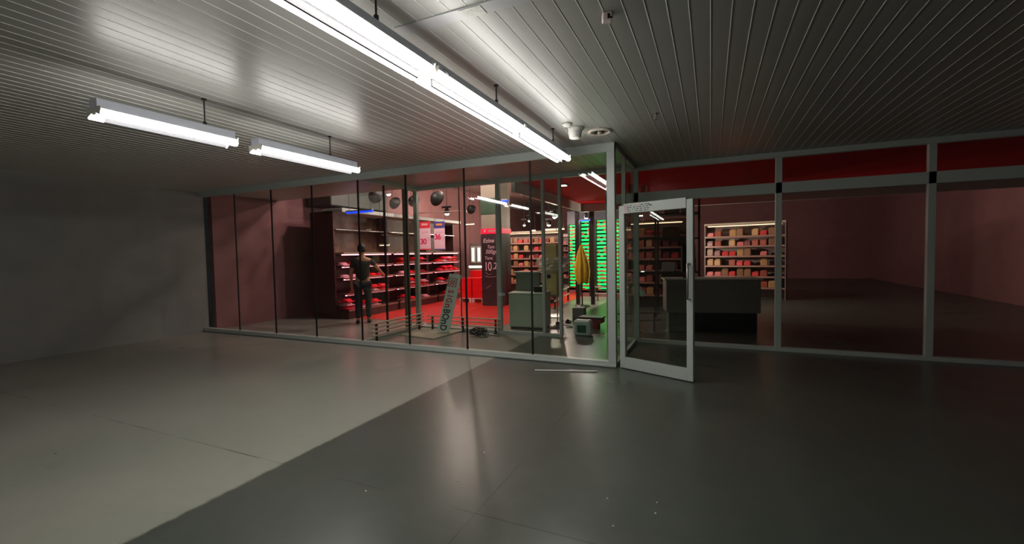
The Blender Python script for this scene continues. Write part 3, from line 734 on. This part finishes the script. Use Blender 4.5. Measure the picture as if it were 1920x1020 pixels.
strip_light(1044, 1058, 430, 16.4, 'yellowish strip light beside the longer one', (255, 235, 190), 3)
strip_light(996, 1004, 433, 17, 'tiny strip light beside the third glass joint', (255, 235, 200), 3)
strip_light(1166, 1174, 406, 9.6, 'short white strip light seen beside the door stile', s=5, th=.015)
strip_light(1192, 1205, 405, 10.4, 'white strip light seen at the top of the door glass', s=5, th=.015)
strip_light(1202, 1208, 509, 9.6, 'small white strip light low behind the door', s=2, th=.012)
strip_light(712, 730, 460, 8.3, 'dim strip light behind the left side glass', (255, 235, 200), 2, .012)
# blue strips
strip_light(650, 699, 399, 7.75, 'deep blue glowing strip high at the left glass', (20, 60, 255), 2.2, .025)
strip_light(932, 952, 378, 10.2, 'short deep blue glowing strip above the pillar', (30, 70, 255), 2.0, .035)
strip_light(1084, 1106, 414, 12.9, 'pale blue glowing strip above the green cases', (70, 110, 255), 1.6, .022)

# ------------------------------------------------------------ spot lamps, added fill lamps and black domes
def spot(px, py, y, label, rgb=(235, 255, 240), e=40, s=14, r=.075, lamp_col=(1, .9, .85)):
    q = at(px, py, 1, y)
    t = thing('spot_lamp', label, 'lamp', q, 0, 'spot lamps of the shop')
    MB().lathe([(r*1.05, 0), (r*1.15, .02), (r*1.15, .12), (r*.6, .2), (0, .2)], n=20).build('shade', BLACK, t)
    MB().box(-r*2.4, r*2.4, -.04, .04, .2, .26).build('driver_box', BLACK, t)
    MB().tube([(0, 0, .26), (0, 0, SH-q.z)], .01, 6).build('stem', BLACK, t)
    MB().lathe([(0, -.05), (r*.6, -.04), (r, -.005), (r, .01), (0, .01)], n=18).build('bulb', emit('spot_bulb', rgb, s), t)
    lamp('spot_glow', q+V(0, 0, -.11), e, lamp_col, .05)
ROSEL = (1, .72, .68)
spot(838, 401, 13.0, 'round lamp right above the price poster marked 36', e=65, lamp_col=ROSEL)
spot(950, 417, 14.5, 'round lamp just right of the chalkboard pillar', e=60, lamp_col=ROSEL)
spot(1040, 407, 14.2, 'largest round lamp left of the green cases', e=60, lamp_col=ROSEL)
spot(1029, 422, 16.5, 'round lamp below the largest lamp near the green cases', e=60, lamp_col=(1, .8, .7))
spot(983, 422, 17.0, 'small round lamp left of the third glass joint', e=40, r=.05, lamp_col=ROSEL)
spot(992, 414, 18.0, 'small round lamp touching the third glass joint', e=40, r=.05, lamp_col=ROSEL)
spot(1099, 409, 13.2, 'small dim lamp above the pale blue strip', e=10, r=.05)
spot(1228, 452, 13.2, 'small round lamp seen in the door glass', (255, 225, 200), 40, 8, .045, (1, .8, .7))
spot(1241, 454, 13.4, 'small round lamp at the right of the door glass', (255, 225, 200), 30, 8, .045, (1, .8, .7))
def dome(px, py, y, r, tx, ty, label):
    q = at(px, py, 1, y)
    t = thing('pendant_dome', label, 'pendant lamp', q, 0, 'black pendant domes')
    M = Matrix.Rotation(ty, 3, 'Y') @ Matrix.Rotation(tx, 3, 'X')
    MB().lathe([(0, -.03), (r*.5, -.025), (r*.93, -.01), (r, .0), (r*.9, .05), (r*.55, .13), (r*.15, .17), (0, .17)], n=28, M=M).build('shade', mat('dome_black', (14, 14, 15), .55), t)
    MB().tube([M @ V(0, 0, .16), (0, 0, SH-q.z)], .008, 6).build('stem', BLACK, t)
def added_fill_lamp(loc, e, col, label):  # added fill lamps, kept out of view, to brighten the shop
    t = thing('added_fill_lamp', label, 'lamp', loc, 0, 'added fill lamps high under the shop ceiling')
    MB().lathe([(.16, 0), (.17, .02), (.08, .14), (0, .15)], n=20).build('shade', BLACK, t)
    MB().lathe([(0, -.02), (.1, -.012), (.14, .004), (0, .01)], n=18).build('diffuser', emit('fill_diffuser', (255, 235, 225), 6), t)
    MB().tube([(0, 0, .14), (0, 0, SH-loc[2])], .01, 6).build('stem', BLACK, t)
    lamp('added_fill_glow', Vector(loc)+V(0, 0, -.1), e, col, .08)
added_fill_lamp((-6.6, 8.5, 3.95), 62, (1, .74, .72), 'added fill lamp high over the two price posters')
added_fill_lamp((-4.6, 8.7, 3.95), 55, (1, .78, .74), 'added fill lamp high before the chalkboard pillar')
added_fill_lamp((-6.0, 10.0, 3.9), 60, (1, .7, .68), 'added fill lamp high over the red crates')
added_fill_lamp((-.6, 9.7, 3.95), 34, (1, .85, .76), 'added fill lamp high over the till counter')
added_fill_lamp((.2, 13.4, 3.95), 46, (1, .85, .75), 'added fill lamp high right of the green cases')
q = at(1056, 346, 2, H-.03)  # pale spot built as an added lamp to brighten the carton
t = thing('added_panel_lamp', 'small pale fitting under the dark red ceiling, added as fill lamp', 'ceiling light', (q.x, q.y, H-.02))
MB().box(-.08, .08, -.08, .08, -.03, -.0005, bev=.004).build('frame', ALU, t)
MB().box(-.06, .06, -.06, .06, -.036, -.0305).build('diffuser', emit('fill_panel_diffuser', (225, 245, 215), 9), t)
dome(820, 372, 9.5, .21, 1.25, -.35, 'glossy black dome above the price posters')
dome(705, 367, 8.6, .2, 1.2, .7, 'black dome tilted high behind the left side glass')
dome(741, 381, 9.95, .18, 1.2, 0, 'black dome between the left gasket and second joint')
dome(776, 377, 10.0, .17, 1.2, .3, 'small black dome right behind the left rear post')
dome(676, 352, 7.9, .18, .8, 0, 'black dome cut by the edge of the left beam')
dome(884, 393, 12.0, .16, 1.1, .2, 'small black dome left of the chalkboard pillar')
# dark duct high on the left
tag(MB().box(-9.55, -8.7, 8.3, 10.4, 2.8, 3.35, bev=.02).box(-9.5, -9.46, 8.6, 8.64, 3.34, SH).box(-8.8, -8.76, 8.6, 8.64, 3.34, SH).box(-9.5, -9.46, 10, 10.04, 3.34, SH).box(-8.8, -8.76, 10, 10.04, 3.34, SH).build('air_duct', mat('duct_grey', (70, 78, 74), .5)), 'dark grey duct box high behind the left glass', 'duct')
tag(MB().box(-4.4, -3.5, 14.0, 14.06, 3.15, SH).build('hanging_banner', mat('banner_rose', (180, 40, 60), .6)), 'plain dark pink banner hung beyond the red ceiling', 'banner')

# ------------------------------------------------------------ right part of the shop
a, b = at(1201, 318, 1, 9.3), at(1219, 380, 1, 9.3)
t = thing('vertical_banner', 'tall red banner with pale marks above the transom beam', 'banner', ((a.x+b.x)/2, 9.3, b.z)); wd = b.x-a.x; hh = H-.03-b.z
MB().box(-wd/2, wd/2, -.006, .006, 0, hh).build('sheet', mat('banner_red', (214, 50, 50), .5), t)
mk = MB()
for k in range(5): mk.box(-.03, .04, -.009, -.006, hh*(.18+.15*k), hh*(.18+.15*k)+.05); mk.box(-.03, -.01, -.009, -.006, hh*(.18+.15*k)-.02, hh*(.18+.15*k)+.05)
mk.build('pale_marks', mat('marks_pale', (225, 170, 150), .6), t)
tag(MB().box(-1.52, -1.32, 9.2, 9.25, 2.3, 2.85).build('dark_red_panel', mat('panel_darkred', (80, 14, 18), .5)), 'dark red panel left of the tall red banner', 'panel')
MB_ = MB().box(-.95, -.2, 10.3, 10.7, 1.95, 2.05); 
t = thing('stock_shelf_rack', 'high grey rack with boxes seen above the transom', 'rack', (-.75, 10.4, 0))
for sx in (-.4, .5): 
    for sy in (0, .5): MB().box(sx, sx+.04, sy, sy+.04, 0, 2.8).build('upright', DARKM, t)
for z in (1.0, 1.75, 2.3): MB().box(-.4, .54, 0, .54, z, z+.03).build('shelf', DARKM, t)
for i, (x, z, w_, h_) in enumerate(((-.95, 2.331, .3, .25), (-.6, 2.331, .25, .3), (-1.0, 1.781, .35, .25), (-.6, 1.031, .3, .3), (-1.0, 1.031, .28, .2))):
    tag(MB().box(x, x+w_, 10.45, 10.8, z, z+h_, bev=.008).build('carton', mat('carton_%d' % (i % 3), ((120, 96, 70), (140, 140, 135), (96, 80, 60))[i % 3], .6)),
        ['brown carton on the upper rack shelf, left one', 'grey carton on the upper rack shelf, right one', 'dark carton on the middle shelf of the high rack', 'brown carton low on the high rack, right one', 'grey carton low on the high rack, left one'][i], 'box', 'cartons on the high rack')
# till counter
q = at(1240, 552, 2, 0)
t = thing('till_counter', 'grey till counter with black base seen through the swung door', 'counter', (-.75, 10.0-1.4, 0), .2)
MB().box(0, 1.6, 0, .55, .35, .95, bev=.01).build('body', mat('till_grey', (120, 112, 110), .5), t)
MB().box(.05, 1.55, .04, .5, 0, .35).build('base', BLACK, t)
MB().box(-.03, 1.63, -.03, .58, .95, .98, bev=.004).build('worktop', ALU, t)
t = thing('till_screen', 'black till screen standing on the grey counter', 'monitor', (-.38, 8.9, .981), .2)
MB().box(-.12, .12, -.02, .02, .12, .62, bev=.01).build('screen', BLACK, t); MB().tube([(0, .02, .0), (0, .02, .15)], .025, 8).build('stem', BLACK, t); MB().box(-.1, .1, -.07, .1, 0, .015).build('foot', BLACK, t)
rails('bumper_rail', 'bent double pipe rail seen low through the door glass', (-1.55, 8.1, 0), (-.85, 8.55, 0), (.22, .36), .016, 3, ALU2)
q = at(1200, 545, 1, YB)
t = thing('crumpled_paper', 'pale crumpled paper stuck to the rear glass behind the door', 'paper', (q.x, YB-.007, q.z))
random.seed(9)
pp = [(-.10, .06), (-.04, .085), (.02, .07), (.03, .02), (.085, -.02), (.09, -.07), (.03, -.10), (-.02, -.06), (-.05, -.02), (-.095, .0)]
MB().prism(pp, 1, -.010, .002).build('sheet', mat('paper_pale', (190, 215, 205), .6, 0, .6, 25), t)

# ------------------------------------------------------------ shopper reaching to the shelf, left
SKIN = mat('skin', (196, 138, 112), .5); SHIRT = mat('dark_shirt', (44, 40, 40), .8, 0, .2, 40); TRS = mat('dark_trousers', (34, 34, 40), .8); HAIR = mat('dark_hair', (26, 20, 18), .5, 0, .4, 60)
def skin(name, verts, edges, radii, m, parent, sub=2, root=0):
    me = bpy.data.meshes.new(name); me.from_pydata(verts, edges, []); me.materials.append(m)
    o = bpy.data.objects.new(name, me); COL.objects.link(o); o.parent = parent
    md = o.modifiers.new('skin', 'SKIN'); md.use_smooth_shade = True
    for i, r in enumerate(radii):
        sv = me.skin_vertices[0].data[i]; sv.radius = r if isinstance(r, tuple) else (r, r)
    me.skin_vertices[0].data[root].use_root = True
    sb = o.modifiers.new('sub', 'SUBSURF'); sb.levels = sub; sb.render_levels = sub
    return o
# local frame: faces +Y; placed turned towards the meat case
P = thing('person', 'person in dark clothes reaching one bare arm into the meat shelf', 'person', (-7.12, 7.62, 0), math.radians(42))
vv = [(0, 0, .93), (0, .01, 1.12), (0, .02, 1.30), (0, .02, 1.42), (0, .03, 1.50), (0, .05, 1.58), (0, .06, 1.66), (0, .055, 1.73),
      (.19, .02, 1.40), (.34, .15, 1.21), (.45, .36, 1.07), (.47, .40, 1.05),
      (-.19, .02, 1.40), (-.24, .0, 1.12), (-.24, .10, .88), (-.24, .13, .80),
      (.10, 0, .88), (.11, .02, .48), (.11, 0, .09), (.12, .15, .035),
      (-.10, 0, .88), (-.11, .03, .48), (-.12, -.03, .09), (-.13, .12, .035)]
ee = [(0, 1), (1, 2), (2, 3), (3, 4), (4, 5), (5, 6), (6, 7), (3, 8), (8, 9), (9, 10), (10, 11), (3, 12), (12, 13), (13, 14), (14, 15), (0, 16), (16, 17), (17, 18), (18, 19), (0, 20), (20, 21), (21, 22), (22, 23)]
rr = [(.15, .11), (.13, .10), (.15, .11), (.13, .09), .055, (.062, .075), (.075, .095), (.06, .07), .055, .042, .028, .026, .055, .045, .03, .028, (.09, .09), .06, .04, (.04, .03), (.09, .09), .06, .04, (.04, .03)]
# five fingers on each hand
for s, base, d in ((1, 11, V(0, 1, -.15)), (-1, 15, V(0, .25, -1))):
    d = d.normalized(); w0 = Vector(vv[base]); palm = w0+d*.07; pi = len(vv); vv.append(tuple(palm)); ee.append((base, pi)); rr.append((.038, .02))
body = skin('body', vv, ee, rr, SKIN, P)
for s, base, d in ((1, 11, V(0, 1, -.15)), (-1, 15, V(0, .25, -1))):
    d = d.normalized(); w0 = Vector(vv[base])
    for k in range(4):
        L = (.065, .078, .072, .055)[k]; o0 = w0+d*.085+V((k-1.5)*.019, 0, 0); cv = V(0, .0, -1) if s > 0 else V(0, 1, 0)
        skin('finger', [tuple(o0-d*.02), tuple(o0+d*L*.5), tuple(o0+d*L*.85+cv*.02), tuple(o0+d*L+cv*.045)], [(0, 1), (1, 2), (2, 3)], [.009, .0085, .008, .007], SKIN, body, 1)
    o0 = w0+d*.03+V(-s*.03, 0, 0)
    skin('thumb', [tuple(o0), tuple(o0+d*.035+V(-s*.025, 0, 0)), tuple(o0+d*.065+V(-s*.02, 0, -.01))], [(0, 1), (1, 2)], [.011, .010, .008], SKIN, body, 1)
MB().lathe([(0, -.01), (.012, -.008), (.01, .02), (0, .04)], (0, .155, 1.64), 10).build('nose', SKIN, body)
for s in (-1, 1):
    MB().lathe([(0, -.009), (.011, 0), (0, .009)], (s*.03, .143, 1.675), 10).build('eye', mat('eye_dark', (30, 22, 20), .2), body)
    MB().lathe([(0, -.03), (.012, -.01), (.014, .012), (0, .03)], (s*.08, .05, 1.655), 8).build('ear', SKIN, body)
MB().box(-.022, .022, .138, .148, 1.598, 1.606, bev=.003).build('mouth', mat('lip', (150, 80, 75), .5), body)
skin('shirt', [(0, 0, .90), (0, .01, 1.10), (0, .02, 1.29), (0, .02, 1.41), (0, .025, 1.46), (.19, .02, 1.40), (.27, .09, 1.30), (-.19, .02, 1.40), (-.225, .01, 1.22)], [(0, 1), (1, 2), (2, 3), (3, 4), (3, 5), (5, 6), (3, 7), (7, 8)],
     [(.175, .13), (.155, .12), (.172, .13), (.155, .105), .07, .07, .062, .07, .062], SHIRT, P)
skin('trousers', [(0, 0, .95), (.10, 0, .86), (.11, .02, .48), (.11, 0, .10), (-.10, 0, .86), (-.11, .03, .48), (-.12, -.03, .10)], [(0, 1), (1, 2), (2, 3), (0, 4), (4, 5), (5, 6)], [(.165, .125), .105, .078, .06, .105, .078, .06], TRS, P)
for s, x, y in ((1, .115, .06), (-1, -.125, .03)): MB().box(x-.045, x+.045, y-.11, y+.15, 0.001, .07, bev=.025).build('shoe', BLACK, P)
MB().lathe([(0, .125), (.05, .118), (.085, .075), (.097, .02), (.093, -.04), (.07, -.075)], (0, .035, 1.665), 20, sy=1.12).build('hair', HAIR, P)
